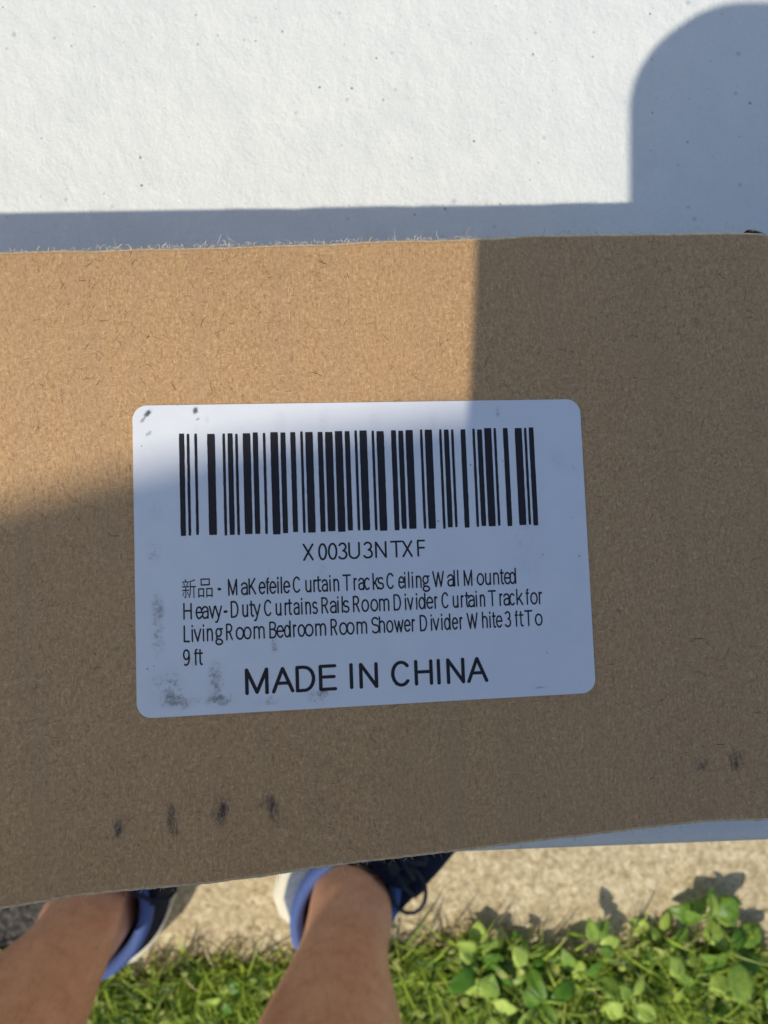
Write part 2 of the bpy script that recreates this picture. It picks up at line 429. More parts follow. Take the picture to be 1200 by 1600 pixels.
for p in box.data.polygons:
    if len(p.vertices) > 4: p.use_smooth = False

# black end cap gripping the right end
rings = []
for z, g_ in [(-.0020, -.0003), (-.0016, .0002), (-.0018, .0006), (-.0025, .0008), (-TH+.002, .0008), (-TH+.0008, .0002)]:
    rg = []
    for yy, sgn, a0 in ((Y1, 1, 90), (Y0, -1, 0)):
        cy = yy - sgn*.0036; cx = X1-.0036
        for a in (np.linspace(90, 0, 10) if sgn > 0 else np.linspace(0, -90, 10)):
            rg.append((cx+(.0036+g_)*math.cos(R(a)), cy+(.0036+g_)*math.sin(R(a)), z))
    rg.append((X1-.0034, Y0-g_, z)); rg.insert(0, (X1-.0034, Y1+g_, z))
    rings.append(rg)
v, f = loft(rings, True, False)
mesh('end_cap', v, f, [M_BLACKTAPE], box)

# paper fibres pressed into the top face and torn fuzz along the cut edges
def fibres(name, n, place, length, width, segs, curl, mats, weights, parent, zoff, rise=0.):
    q = []; mi = []
    for i in range(n):
        x, y, a = place(i); L = length(); w = width()/2; c_ = random.gauss(0, curl); z = zoff()
        p = np.array([x, y]); m_ = random.choices(range(len(mats)), weights)[0]
        dz = random.uniform(-.2, 1)*rise*L
        prev = None
        for s_ in range(segs+1):
            d = np.array([math.cos(a), math.sin(a)]); nn = np.array([-d[1], d[0]])
            ww = w*(1-.6*abs(2*s_/segs-1)**2)
            zz = z+dz*(s_/segs)**1.5
            cur = ((p[0]+nn[0]*ww, p[1]+nn[1]*ww, zz), (p[0]-nn[0]*ww, p[1]-nn[1]*ww, zz))
            if prev: q.append((prev[0], prev[1], cur[1], cur[0])); mi.append(m_)
            prev = cur; p = p + d*L/segs; a += c_ + random.gauss(0, curl*.4)
    q = np.array(q)
    return quads(name, q, mats, parent, mi)
mm = .001
def place_face(i):
    return random.uniform(-58, 57)*mm, random.uniform(-39, 41.4)*mm, random.choice((0, math.pi)) + random.gauss(.25, .8)
def in_label(x, y): return False
fb = fibres('paper_fibres', 15000, place_face, lambda: random.lognormvariate(math.log(.62), .5)*mm, lambda: random.uniform(.025, .055)*mm, 3, .16,
            [M_FL, M_FM, M_FD], [.45, .50, .05], box, lambda: random.uniform(.00001, .00004))
tag(fb, kind='stuff')
fb2 = fibres('dark_fibres', 220, place_face, lambda: random.lognormvariate(math.log(1.6), .45)*mm, lambda: random.uniform(.03, .065)*mm, 7, .16,
             [M_FD, M_FM, M_FL], [.35, .45, .2], box, lambda: random.uniform(.00003, .00006))
tag(fb2, kind='stuff')
cl = [random.uniform(-56, 58) for _ in range(26)]
def place_top(i):
    x = random.gauss(random.choice(cl), 1.6) if random.random() < .55 else random.uniform(-58, 58)
    return min(x, 57)*mm, (42.0+random.uniform(-.25, .2))*mm, random.gauss(math.pi/2, .75)
def place_bot(i):
    x = random.gauss(random.choice(cl), 2.5) if random.random() < .4 else random.uniform(-58, 58)
    return min(x, 57)*mm, (-39.4+random.uniform(-.1, .2))*mm, random.gauss(-math.pi/2, .7)
tag(fibres('torn_edge_fuzz', 560, place_top, lambda: min(random.lognormvariate(math.log(.55), .55), 2.4)*mm, lambda: random.uniform(.028, .055)*mm, 7, .32,
       [M_FW, M_FL, M_FM], [.6, .3, .1], box, lambda: random.uniform(-.0003, .0001), .3), kind='stuff')
tag(fibres('torn_edge_fuzz', 650, place_bot, lambda: min(random.lognormvariate(math.log(.45), .5), 1.8)*mm, lambda: random.uniform(.026, .05)*mm, 7, .32,
       [M_FW, M_FL, M_FM], [.45, .35, .2], box, lambda: random.uniform(-.0004, .0001), .2), kind='stuff')

# ------------------------------------------------------------------ label, barcode, print
LA = R(-2.264)
def lab_pt(x, y, z): # mm on the label -> box space
    c_, s_ = math.cos(LA), math.sin(LA)
    return (-.00209286 + (x*c_-y*s_)*mm, -.0000155 + (x*s_+y*c_)*mm, z)
lab = empty('tmp'); bpy.data.objects.remove(lab)
lw, lh, lr = 60., 40., 1.9
rings = []
def lring(ins, z):
    return [(x*mm, y*mm, z) for x, y in rrect(lw-2*ins, lh-2*ins, lr-ins, 10)]
rings = [lring(0, 0.), lring(0, .00007), lring(.04, .0001)]
v, f = loft(rings)
label = mesh('label', v, f, [M_LABEL, M_LABELEDGE], box, False, [1]*(len(f)-2)+[0, 0])
label.location = lab_pt(0, 0, .00004); label.rotation_euler = (0, 0, LA)
ZI = .000118
PAT = "212222 222122 222221 121223 121322 131222 122213 122312 132212 221213 221312 231212 112232 122132 122231 113222 123122 123221 223211 221132 221231 213212 223112 312131 311222 321122 321221 312212 322112 322211 212123 212321 232121 111323 131123 131321 112313 132113 132311 211313 231113 231311 112133 112331 132131 113123 113321 133121 313121 211331 231131 213113 213311 213131 311123 311321 331121".split()
seq = '211214' + ''.join(PAT[ord(c)-32] for c in 'X003U3NTXF') + PAT[51] + '2331112'
mods = sum(int(c) for c in seq); xa, xb = -24.15, 23.2; u = (xb-xa)/mods
q = []; x = xa
bars = []
for i, c in enumerate(seq):
    w_ = int(c)*u
    if i % 2 == 0: bars.append((x-.015, x+w_+.015))
    x += w_
for a, b in bars:
    ny = 22; prev = None
    yt_ = 16.12+random.gauss(0, .04); yb_ = 2.80+random.gauss(0, .06)
    ins = min(.03, (b-a)*.2)
    for j in range(ny+1):
        yy = yb_+(yt_-yb_)*j/ny
        i_ = ins if j in (0, ny) else 0
        l = a+random.gauss(0, .008)+i_; r_ = b+random.gauss(0, .008)-i_
        if prev: q.append(((prev[0]*mm, prev[2]*mm, ZI), (prev[1]*mm, prev[2]*mm, ZI), (r_*mm, yy*mm, ZI), (l*mm, yy*mm, ZI)))
        prev = (l, r_, yy)
quads('barcode', np.array(q), [M_INK], label)

_gc = {}
def glyph(ch, thin=0.):
    key = (ch, thin)
    if key not in _gc:
        cu = bpy.data.curves.new('g', 'FONT'); cu.body = ch; cu.size = 1.; cu.resolution_u = 4; cu.offset = thin
        o = bpy.data.objects.new('g', cu); COL.objects.link(o)
        dg = bpy.context.evaluated_depsgraph_get(); dg.update()
        me = bpy.data.meshes.new_from_object(o.evaluated_get(dg), depsgraph=dg)
        vv = [tuple(p.co) for p in me.vertices]; ff = [tuple(p.vertices) for p in me.polygons]
        bpy.data.objects.remove(o); bpy.data.meshes.remove(me); bpy.data.curves.remove(cu)
        _gc[key] = (vv, ff)
    return _gc[key]
XH = .745
def ARC(cx, cy, rx, ry, a0, a1, n=14):
    return [(cx+rx*math.cos(R(a0+(a1-a0)*i/n)), cy+ry*math.sin(R(a0+(a1-a0)*i/n))) for i in range(n+1)]
GL = {  # pen strokes of the label's thin sans lettering: x 0..1 across the letter, y 0 baseline, 1 capital height
 'M': [[(0, 0), (0, 1), (.5, .03), (1, 1), (1, 0)]], 'A': [[(0, 0), (.5, 1), (1, 0)], [(.2, .36), (.8, .36)]],
 'D': [[(0, 0), (0, 1), (.42, 1)]+ARC(.42, .5, .58, .5, 90, -90)+[(0, 0)]], 'E': [[(1, 1), (0, 1), (0, 0), (1, 0)], [(0, .53), (.93, .53)]],
 'I': [[(.5, 0), (.5, 1)]], 'N': [[(0, 0), (0, 1), (1, 0), (1, 1)]], 'C': [ARC(.52, .5, .52, .5, 42, 318, 24)],
 'H': [[(0, 0), (0, 1)], [(1, 0), (1, 1)], [(0, .53), (1, .53)]], 'X': [[(0, 1), (1, 0)], [(1, 1), (0, 0)]],
 'U': [[(0, 1), (0, .34)]+ARC(.5, .34, .5, .34, 180, 360)+[(1, 1)]], 'F': [[(1, 1), (0, 1), (0, 0)], [(0, .53), (.9, .53)]],
 'T': [[(0, 1), (1, 1)], [(.5, 1), (.5, 0)]], 'K': [[(0, 0), (0, 1)], [(.95, 1), (.03, .38)], [(.3, .56), (1, 0)]],
 'W': [[(0, 1), (.26, 0), (.5, .95), (.74, 0), (1, 1)]], 'L': [[(0, 1), (0, 0), (1, 0)]],
 'R': [[(0, 0), (0, 1), (.45, 1)]+ARC(.45, .75, .5, .25, 90, -90)+[(0, .5)], [(.5, .5), (1, 0)]],
 'B': [[(0, 0), (0, 1), (.5, 1)]+ARC(.5, .77, .42, .23, 90, -90)+[(0, .54)], [(.5, .54)]+ARC(.5, .27, .5, .27, 90, -90)+[(0, 0)]],
 'S': [ARC(.5, .76, .45, .24, 35, 255)+ARC(.5, .26, .5, .26, 80, -145)],
 '3': [ARC(.42, .76, .46, .24, 150, -80)+ARC(.42, .26, .55, .26, 80, -150)], '0': [ARC(.5, .5, .5, .5, 0, 360, 26)],
 '9': [ARC(.48, .69, .46, .31, 0, 360, 22), [(.95, .69), (.95, .45)]+ARC(.4, .4, .55, .4, 0, -115)],
 '-': [[(0, .37), (1, .37)]],
 'a': [ARC(.45, XH-.22, .47, .22, 160, 0)+[(.92, 0)], [(.92, .45), (.5, .43)]+ARC(.42, .21, .42, .21, 90, 270)+[(.7, .03), (.92, .15)]],
 'e': [[(.02, .39), (.98, .39)]+ARC(.5, .372, .5, .372, 5, 318, 22)], 'f': [[(.36, 0), (.36, .78)]+ARC(.72, .78, .36, .22, 180, 75), [(0, XH), (.95, XH)]],
 'i': [[(.5, 0), (.5, XH)], [(.5, .96), (.5, 1.02)]], 'l': [[(.5, 0), (.5, 1.03)]],
 'u': [[(0, XH), (0, .26)]+ARC(.48, .26, .48, .26, 180, 350), [(1, XH), (1, 0)]], 'r': [[(.08, 0), (.08, XH)], [(.08, .48)]+ARC(.72, XH-.28, .64, .28, 170, 62)],
 't': [[(.38, .97), (.38, .22)]+ARC(.74, .22, .36, .22, 180, 295), [(0, XH), (.95, XH)]], 'n': [[(0, 0), (0, XH)], [(0, .5)]+ARC(.5, XH-.26, .5, .26, 165, 0)+[(1, 0)]],
 'h': [[(0, 0), (0, 1.03)], [(0, .5)]+ARC(.5, XH-.26, .5, .26, 165, 0)+[(1, 0)]],
 'm': [[(0, 0), (0, XH)], [(0, .52)]+ARC(.25, XH-.22, .25, .22, 165, 0)+[(.5, 0)], [(.5, .52)]+ARC(.75, XH-.22, .25, .22, 165, 0)+[(1, 0)]],
 'c': [ARC(.52, .372, .52, .372, 48, 312, 20)], 'k': [[(0, 0), (0, 1.03)], [(.93, XH), (.05, .28)], [(.36, .46), (1, 0)]],
 's': [ARC(.5, .56, .44, .185, 35, 255)+ARC(.5, .19, .5, .19, 80, -145)], 'o': [ARC(.5, .372, .5, .372, 0, 360, 24)],
 'd': [ARC(.46, .372, .46, .372, 0, 360, 22), [(1, 0), (1, 1.03)]], 'v': [[(0, XH), (.5, 0), (1, XH)]], 'w': [[(0, XH), (.27, 0), (.5, .68), (.73, 0), (1, XH)]],
 'y': [[(0, XH), (.52, .02)], [(1, XH), (.5, 0), (.36, -.2), (.22, -.29), (.02, -.29)]],
 'g': [ARC(.44, .49, .40, .255, 0, 360, 20), [(.7, .67), (.85, .73), (1, .73)], [(.2, .28), (.1, .14), (.3, .06), (.7, .05)]+ARC(.5, -.12, .5, .17, 60, -220)],
}
def strokes(ch, x0, x1, base, cap, wx, wy):
    """one printed letter as pen strokes; wx, wy = half width of the upright and the level strokes (mm)"""
    V, F = [], []; k_ = [0]
    def Z():
        k_[0] += 1; return ZI + (k_[0] % 12)*4e-7
    px_ = lambda p: (x0+wx+p[0]*max(x1-x0-2*wx, 0), base+wy*.6+p[1]*(cap-wy*1.2))
    for st_ in GL[ch]:
        P = [px_(p) for p in st_]
        P = [(x+random.gauss(0, .007), y+random.gauss(0, .007)) for x, y in P]
        for i, (x, y) in enumerate(P):
            z = Z(); o = len(V); w_ = 1+random.gauss(0, .05)
            V += [((x+wx*w_*math.cos(t))*mm, (y+wy*w_*math.sin(t))*mm, z) for t in [2*math.pi*q_/10 for q_ in range(10)]]; F.append(tuple(range(o, o+10)))
            if i:
                x2, y2 = P[i-1]; L_ = math.hypot(x-x2, y-y2)
                if L_ < 1e-6: continue
                nx_, ny_ = -(y-y2)/L_*wx, (x-x2)/L_*wy; z = Z(); o = len(V)
                V += [((a+nx_*sg)*mm, (b+ny_*sg)*mm, z) for a, b, sg in ((x2, y2, 1), (x2, y2, -1), (x, y, -1), (x, y, 1))]; F.append((o, o+1, o+2, o+3))
    return V, F
def print_line(name, lines, wx, wy):
    parts = []
    for base, cap, s in lines:
        for it in s.split(' '):
            ch, a, b = it.rsplit(',', 2); a = float(a); b = float(b)
            if ord(ch) > 1000:
                vv, ff = glyph(ch, -.004)
                if not vv: continue
                x0 = min(p[0] for p in vv); x1 = max(p[0] for p in vv); y0 = min(p[1] for p in vv); y1 = max(p[1] for p in vv); sy = 2.45/(y1-y0)
                parts.append(([((a+(p[0]-x0)/(x1-x0)*(b-a))*mm, (base-.22+(p[1]-y0)*sy)*mm, ZI) for p in vv], ff))
            else: parts.append(strokes(ch, a-.02, b+.02, base, cap, wx, wy*(1.4 if ch == '-' else 1)))
    v, f = merge(parts)
    return mesh(name, v, f, [M_INK], label, False)
print_line('barcode_number', [(-.87, 2.16, 'X,-8.58,-7.21 0,-6.59,-5.45 0,-5.32,-4.10 3,-3.93,-2.75 U,-2.64,-1.11 3,-0.62,0.62 N,0.90,2.40 T,2.93,4.51 X,4.51,5.89 F,6.51,7.61')], .125, .122)
print_line('product_text', [
 (-4.92, 2.06, '新,-24.12,-22.38 品,-22.11,-20.29 -,-19.64,-19.20'),
 (-5.00, 2.08, 'M,-18.31,-17.17 a,-16.68,-15.75 K,-15.70,-14.77 e,-14.41,-13.54 f,-13.48,-13.03 e,-13.05,-12.16 i,-12.02,-11.88 l,-11.59,-11.42 e,-11.26,-10.37 C,-10.02,-9.02 u,-8.40,-7.63 r,-7.38,-6.98 t,-6.98,-6.31 a,-6.27,-5.44 i,-5.27,-5.14 n,-4.74,-4.01 T,-3.53,-2.44 r,-2.12,-1.66 a,-1.49,-0.64 c,-0.73,0.09 k,0.41,1.18 s,1.05,1.90 C,2.24,3.26 e,3.81,4.67 i,4.63,4.75 l,5.14,5.29 i,5.63,5.76 n,6.17,6.91 g,7.02,8.01 W,8.40,9.96 a,10.39,11.34 l,11.28,11.43 l,11.75,11.92 M,12.62,13.77 o,14.38,15.37 u,15.52,16.31 n,16.64,17.42 t,17.56,18.11 e,18.11,19.06 d,18.84,19.76'),
 (-7.84, 2.08, 'H,-24.02,-22.97 e,-22.47,-21.61 a,-21.69,-20.80 v,-20.80,-19.99 y,-20.07,-19.14 -,-18.96,-18.45 D,-18.04,-17.07 u,-16.58,-15.85 t,-15.68,-15.07 y,-15.14,-14.25 C,-13.80,-12.82 u,-12.32,-11.58 r,-11.19,-10.76 t,-10.76,-10.18 a,-10.01,-9.19 i,-9.02,-8.91 n,-8.48,-7.78 s,-7.61,-6.89 R,-6.40,-5.53 a,-5.28,-4.38 i,-4.32,-4.19 l,-3.75,-3.60 s,-3.60,-2.77 R,-2.26,-1.42 o,-1.17,-0.18 o,0.01,1.03 m,1.16,2.50 D,3.09,4.06 i,4.58,4.74 v,4.91,5.71 i,6.08,6.22 d,6.41,7.34 e,7.45,8.37 r,8.51,8.94 C,9.49,10.46 u,11.00,11.76 r,12.08,12.49 t,12.66,13.23 a,13.09,14.03 i,14.12,14.28 n,14.69,15.38 T,15.82,16.91 r,17.33,17.77 a,17.89,18.80 c,18.69,19.50 k,19.68,20.56 f,20.97,21.42 o,21.59,22.59 r,22.74,23.21'),
 (-10.70, 2.08, 'L,-24.03,-23.27 i,-23.03,-22.89 v,-22.77,-21.83 i,-21.63,-21.50 n,-21.13,-20.38 g,-20.08,-19.11 R,-18.70,-17.87 o,-17.48,-16.43 o,-16.50,-15.49 m,-15.21,-13.81 B,-13.20,-12.28 e,-12.28,-11.33 d,-11.33,-10.45 r,-10.18,-9.73 o,-9.56,-8.61 o,-8.65,-7.53 m,-7.28,-5.90 R,-5.29,-4.45 o,-4.18,-3.12 o,-3.22,-2.19 m,-1.90,-0.54 S,0.02,1.09 h,1.05,1.83 o,2.00,2.93 w,3.04,4.31 e,4.37,5.23 r,5.36,5.82 D,6.47,7.43 i,7.93,8.07 v,8.19,9.08 i,9.34,9.47 d,9.71,10.57 e,10.77,11.59 r,11.78,12.21 W,12.79,14.27 h,14.84,15.60 i,15.83,16.01 t,16.21,16.73 e,16.73,17.61 3,17.96,18.81 f,19.33,19.77 t,19.87,20.53 T,20.65,21.74 o,22.08,23.11'),
 (-13.67, 2.04, '9,-24.18,-23.29 f,-22.77,-22.31 t,-22.29,-21.65')], .098, .116)
print_line('origin_text', [(-17.70, 3.20, 'M,-16.44,-13.49 A,-13.08,-10.22 D,-10.01,-7.50 E,-7.01,-4.71 I,-3.02,-2.60 N,-1.77,0.66 C,2.41,4.97 H,5.50,7.89 I,8.49,8.91 N,9.77,12.18 A,12.49,15.30')], .23, .21)

# ------------------------------------------------------------------ person standing at the table, phone and box in hand
AR = Vector((-.037, -.412, .10)); AL = Vector((-.302, -.418, .10))
phone_c = Vector((-.0199, -.046, CZ+.0035))
hold = BM @ Vector((-.42, .0, -TH-.016))
N = {}
def nd(name, p, r): N[name] = (tuple(p), r)
Ed = []
def chain(*a):
    for i in range(len(a)-1): Ed.append((a[i], a[i+1]))
nd('pelvis', (-.17, -.50, .95), (.155, .115)); nd('belly', (-.17, -.47, 1.10), (.145, .105)); nd('chest', (-.17, -.405, 1.28), (.155, .11))
nd('upper', (-.17, -.372, 1.385), (.072, .055)); nd('neck', (-.17, -.305, 1.475), .055); nd('skull', (-.17, -.26, 1.56), (.08, .088)); nd('crown', (-.17, -.25, 1.64), (.066, .078))
nd('nose', (-.17, -.158, 1.535), .010)
chain('pelvis', 'belly', 'chest', 'upper', 'neck', 'skull', 'crown'); chain('skull', 'nose')
for s_, A_, nm in ((1, AR, 'r'), (-1, AL, 'l')):
    hx = -.17+s_*.095
    nd('hip'+nm, (hx, -.47, .86), .085); nd('thigh'+nm, ((hx+A_.x)/2, -.44, .68), .075)
    nd('knee'+nm, (A_.x, -.395, .50), .053); nd('upcalf'+nm, (A_.x-.005, -.425, .40), .074); nd('calf'+nm, (A_.x-.006, -.43, .33), .073)
    nd('shin'+nm, (A_.x-.003, -.425, .22), .052); nd('lowshin'+nm, (A_.x, -.42, .155), .040); nd('ankle'+nm, (A_.x, A_.y-.004, .10), .040); nd('heel'+nm, (A_.x, A_.y-.012, .045), .036)
    chain('pelvis', 'hip'+nm, 'thigh'+nm, 'knee'+nm, 'upcalf'+nm, 'calf'+nm, 'shin'+nm, 'lowshin'+nm, 'ankle'+nm, 'heel'+nm)
    nd('bone'+nm, (A_.x-s_*.030, A_.y+.004, .098), .016); nd('instep'+nm, (A_.x+s_*.022, A_.y+.040, .088), .032); chain('bone'+nm, 'ankle'+nm, 'instep'+nm)
    ta = R(-30 if s_ > 0 else -8)
    nd('ball'+nm, (A_.x-math.sin(ta)*.11, A_.y+math.cos(ta)*.11, .035), (.036, .024)); chain('heel'+nm, 'ball'+nm)
    nd('ear'+nm, (-.17+s_*.088, -.262, 1.56), .014); chain('skull', 'ear'+nm)
# arms
nd('shol', (-.443, -.342, 1.40), .056); nd('elbl', (-.49, -.40, 1.11), .043); nd('wril', hold+Vector((-.045, -.055, -.012)), .028); nd('pall', hold+Vector((-.01, -.005, -.006)), (.034, .018))
nd('shor', (.045, -.345, 1.40), .056); nd('elbr', (.20, -.33, 1.09), .043); nd('wrir', (.075, -.185, .95), .027); nd('palr', (.050, -.125, .934), (.018, .03))
chain('upper', 'shol', 'elbl', 'wril', 'pall'); chain('upper', 'shor', 'elbr', 'wrir', 'palr')
for i in range(4):      # left fingers run under the box and curl up its far side
    x0 = hold.x+.032-.021*i; L = (.9, 1., .96, .8)[i]
    b0 = hold+Vector((x0-hold.x, .024, -.004+.01*(x0-hold.x)))
    nd('lf%da' % i, b0+Vector((0, .004, 0)), .0095); nd('lf%db' % i, b0+Vector((0, .022*L+.008, .006)), .0088); nd('lf%dc' % i, b0+Vector((.001, .034*L, .032*L)), .0078)
    chain('pall', 'lf%da' % i, 'lf%db' % i, 'lf%dc' % i)
nd('ltha', hold+Vector((.035, -.042, .004)), .011); nd('lthb', hold+Vector((.04, -.056, .030)), .010); nd('lthc', hold+Vector((.042, -.055, .056)), .008)
chain('pall', 'ltha', 'lthb', 'lthc')
for i in range(4):      # right fingers behind the phone edge
    yy = -.080-.0165*i; L = (.95, 1., .93, .78)[i]
    nd('rf%da' % i, (.044, yy, .934), .0088); nd('rf%db' % i, (.029, yy+.004, .946), .0082); nd('rf%dc' % i, (.029-.022*L, yy+.006, .9405), .0075)
    chain('palr', 'rf%da' % i, 'rf%db' % i, 'rf%dc' % i)
nd('rtha', (.036, -.146, .944), .0105); nd('rthb', (.018, -.142, .9485), .0098); nd('rthc', (-.002, -.130, .9445), .0085)
chain('palr', 'rtha', 'rthb', 'rthc')
person = empty('person', (-.17, -.42, 0))
tag(person, 'person in navy running shoes with bare legs, standing at the edge of the lawn', 'person')
pm = Matrix.Translation(-Vector((-.17, -.42, 0)))
def wear(o): o.matrix_parent_inverse = Matrix.Identity(4); o.location = (.17, .42, 0); return o
body = skin('body', N, Ed, 'pelvis', [M_SKIN]); body.parent = person; wear(body)
# fine hair on the shins and calves
q = []
for p in body.data.polygons:
    c_ = p.center
    if .12 < c_.z < .47 and abs(p.normal.z) < .6 and c_.y > -.56:
        vs = [body.data.vertices[i].co for i in p.vertices]
        for _ in range(max(1, int(p.area*16000+random.random()))):
            a, b, c2, d2 = [vs[i % len(vs)] for i in range(4)]; u1, u2 = random.random(), random.random()
            p0 = (a*(1-u1)+b*u1)*(1-u2)+(d2*(1-u1)+c2*u1)*u2
            dr = (Vector((random.gauss(0, .5), random.gauss(0, .5), -1)) + p.normal*.45).normalized(); L_ = random.uniform(.006, .013)
            sd_ = dr.cross(p.normal).normalized()*.00006; p1 = p0+dr*L_*.5; p2 = p0+(dr+p.normal*-.25+Vector((0, 0, -.2))).normalized()*L_
            q += [(p0+sd_, p0-sd_, p1-sd_, p1+sd_), (p1+sd_, p1-sd_, p2-sd_*.3, p2+sd_*.3)]
lh_ = quads('leg_hair', np.array([[tuple(c) for c in z_] for z_ in q]), [M_LEGHAIR], person); wear(lh_); tag(lh_, kind='stuff')
# clothing
C1 = {}; E1 = []
for a in ('belly', 'chest', 'upper'): C1[a] = (N[a][0], tuple(x+.022 for x in (N[a][1] if hasattr(N[a][1], '__len__') else (N[a][1],)*2)))
C1['upper'] = (N['upper'][0], (.112, .092)); C1['waist'] = ((-.17, -.495, .93), (.178, .138)); C1['hem'] = ((-.17, -.50, .90), (.18, .14))
E1 += [('hem', 'waist'), ('waist', 'belly'), ('belly', 'chest'), ('chest', 'upper')]
for nm in 'lr':
    s0 = Vector(N['sho'+nm][0]); e0 = Vector(N['elb'+nm][0])
    C1['s'+nm] = (tuple(s0), .074); C1['m'+nm] = (tuple(s0.lerp(e0, .35)), .068); C1['c'+nm] = (tuple(s0.lerp(e0, .6)), .064)
    E1 += [('upper', 's'+nm), ('s'+nm, 'm'+nm), ('m'+nm, 'c'+nm)]
wear(skin('shirt', C1, E1, 'belly', [M_SHIRT], person))
C2 = {'p': ((-.17, -.50, .97), (.172, .132)), 'q': ((-.17, -.495, .90), (.17, .13))}; E2 = [('p', 'q')]
for nm in 'lr':
    h_, t_, k_ = Vector(N['hip'+nm][0]), Vector(N['thigh'+nm][0]), Vector(N['knee'+nm][0])
    C2['h'+nm] = (tuple(h_), .105); C2['t'+nm] = (tuple(t_), .098); C2['k'+nm] = (tuple(t_.lerp(k_, .55)), .096)
    E2 += [('q', 'h'+nm), ('h'+nm, 't'+nm), ('t'+nm, 'k'+nm)]
wear(skin('shorts', C2, E2, 'q', [M_SHORTS], person))
# hair cap, eyes, mouth
v, f = [], []
hc = Vector((-.17, -.262, 1.60))
for i in range(13):
    th = R(100*i/12)
    for j in range(28):
        ph = 2*math.pi*j/28; back = .5-.5*math.sin(ph)
        t2 = th*(.62+.55*back); rr = 1+.03*math.sin(j*5.3+i*2.1)
        v.append(tuple(hc+Vector((.088*math.sin(t2)*math.cos(ph)*rr, .103*math.sin(t2)*math.sin(ph)*rr, .105*math.cos(t2)*rr))))
for i in range(12):
    for j in range(28): f.append((i*28+j, i*28+(j+1) % 28, (i+1)*28+(j+1) % 28, (i+1)*28+j))
wear(mesh('hair', v, f, [M_HAIR], person))
def ball(c_, r, sc=(1, 1, 1), n=10):
    rg = []
    for i in range(1, n):
        t = math.pi*i/n; rg.append([(c_[0]+r*sc[0]*math.sin(t)*math.cos(2*math.pi*j/14), c_[1]+r*sc[1]*math.sin(t)*math.sin(2*math.pi*j/14), c_[2]+r*sc[2]*math.cos(t)) for j in range(14)])
    return loft(rg)
for s_ in (-1, 1):
    v, f = ball((-.17+s_*.031, -.186, 1.562), .012); wear(mesh('eye', v, f, [M_EYE], person))
v, f = ball((-.17, -.184, 1.505), .02, (1.1, .5, .35)); wear(mesh('mouth', v, f, [M_LIP], person))

# shoes
NS = 48
def sole_outline(y):  # half widths (medial, lateral) along the foot, heel at -.085, toe at .215
    pass
SO = [(-.092, .0), (-.088, .024), (-.076, .042), (-.05, .054), (-.02, .057), (.03, .050), (.07, .043), (.11, .050), (.145, .0515), (.175, .045), (.20, .031), (.214, .014), (.217, .0)]
def outline(n=NS):
    ys = [p[0] for p in SO]; ws = [p[1] for p in SO]
    half = n//2; pts = []
    for i in range(half):
        t = i/half; y = .0645 - .1525*math.cos(math.pi*t); pts.append((float(np.interp(y, ys, ws))*1.0 + .004*math.sin(math.pi*t), y))
    right = pts; left = [(-(x), y) for x, y in [(float(np.interp(.0645+.1525*math.cos(math.pi*i/half), ys, ws)) + .004*math.sin(math.pi*i/half), .0645+.1525*math.cos(math.pi*i/half)) for i in range(half)]]
    return right+left
OUT = outline()
COLL = [( .044*math.sin(2*math.pi*i/NS), -.014-.058*math.cos(2*math.pi*i/NS)) for i in range(NS)]
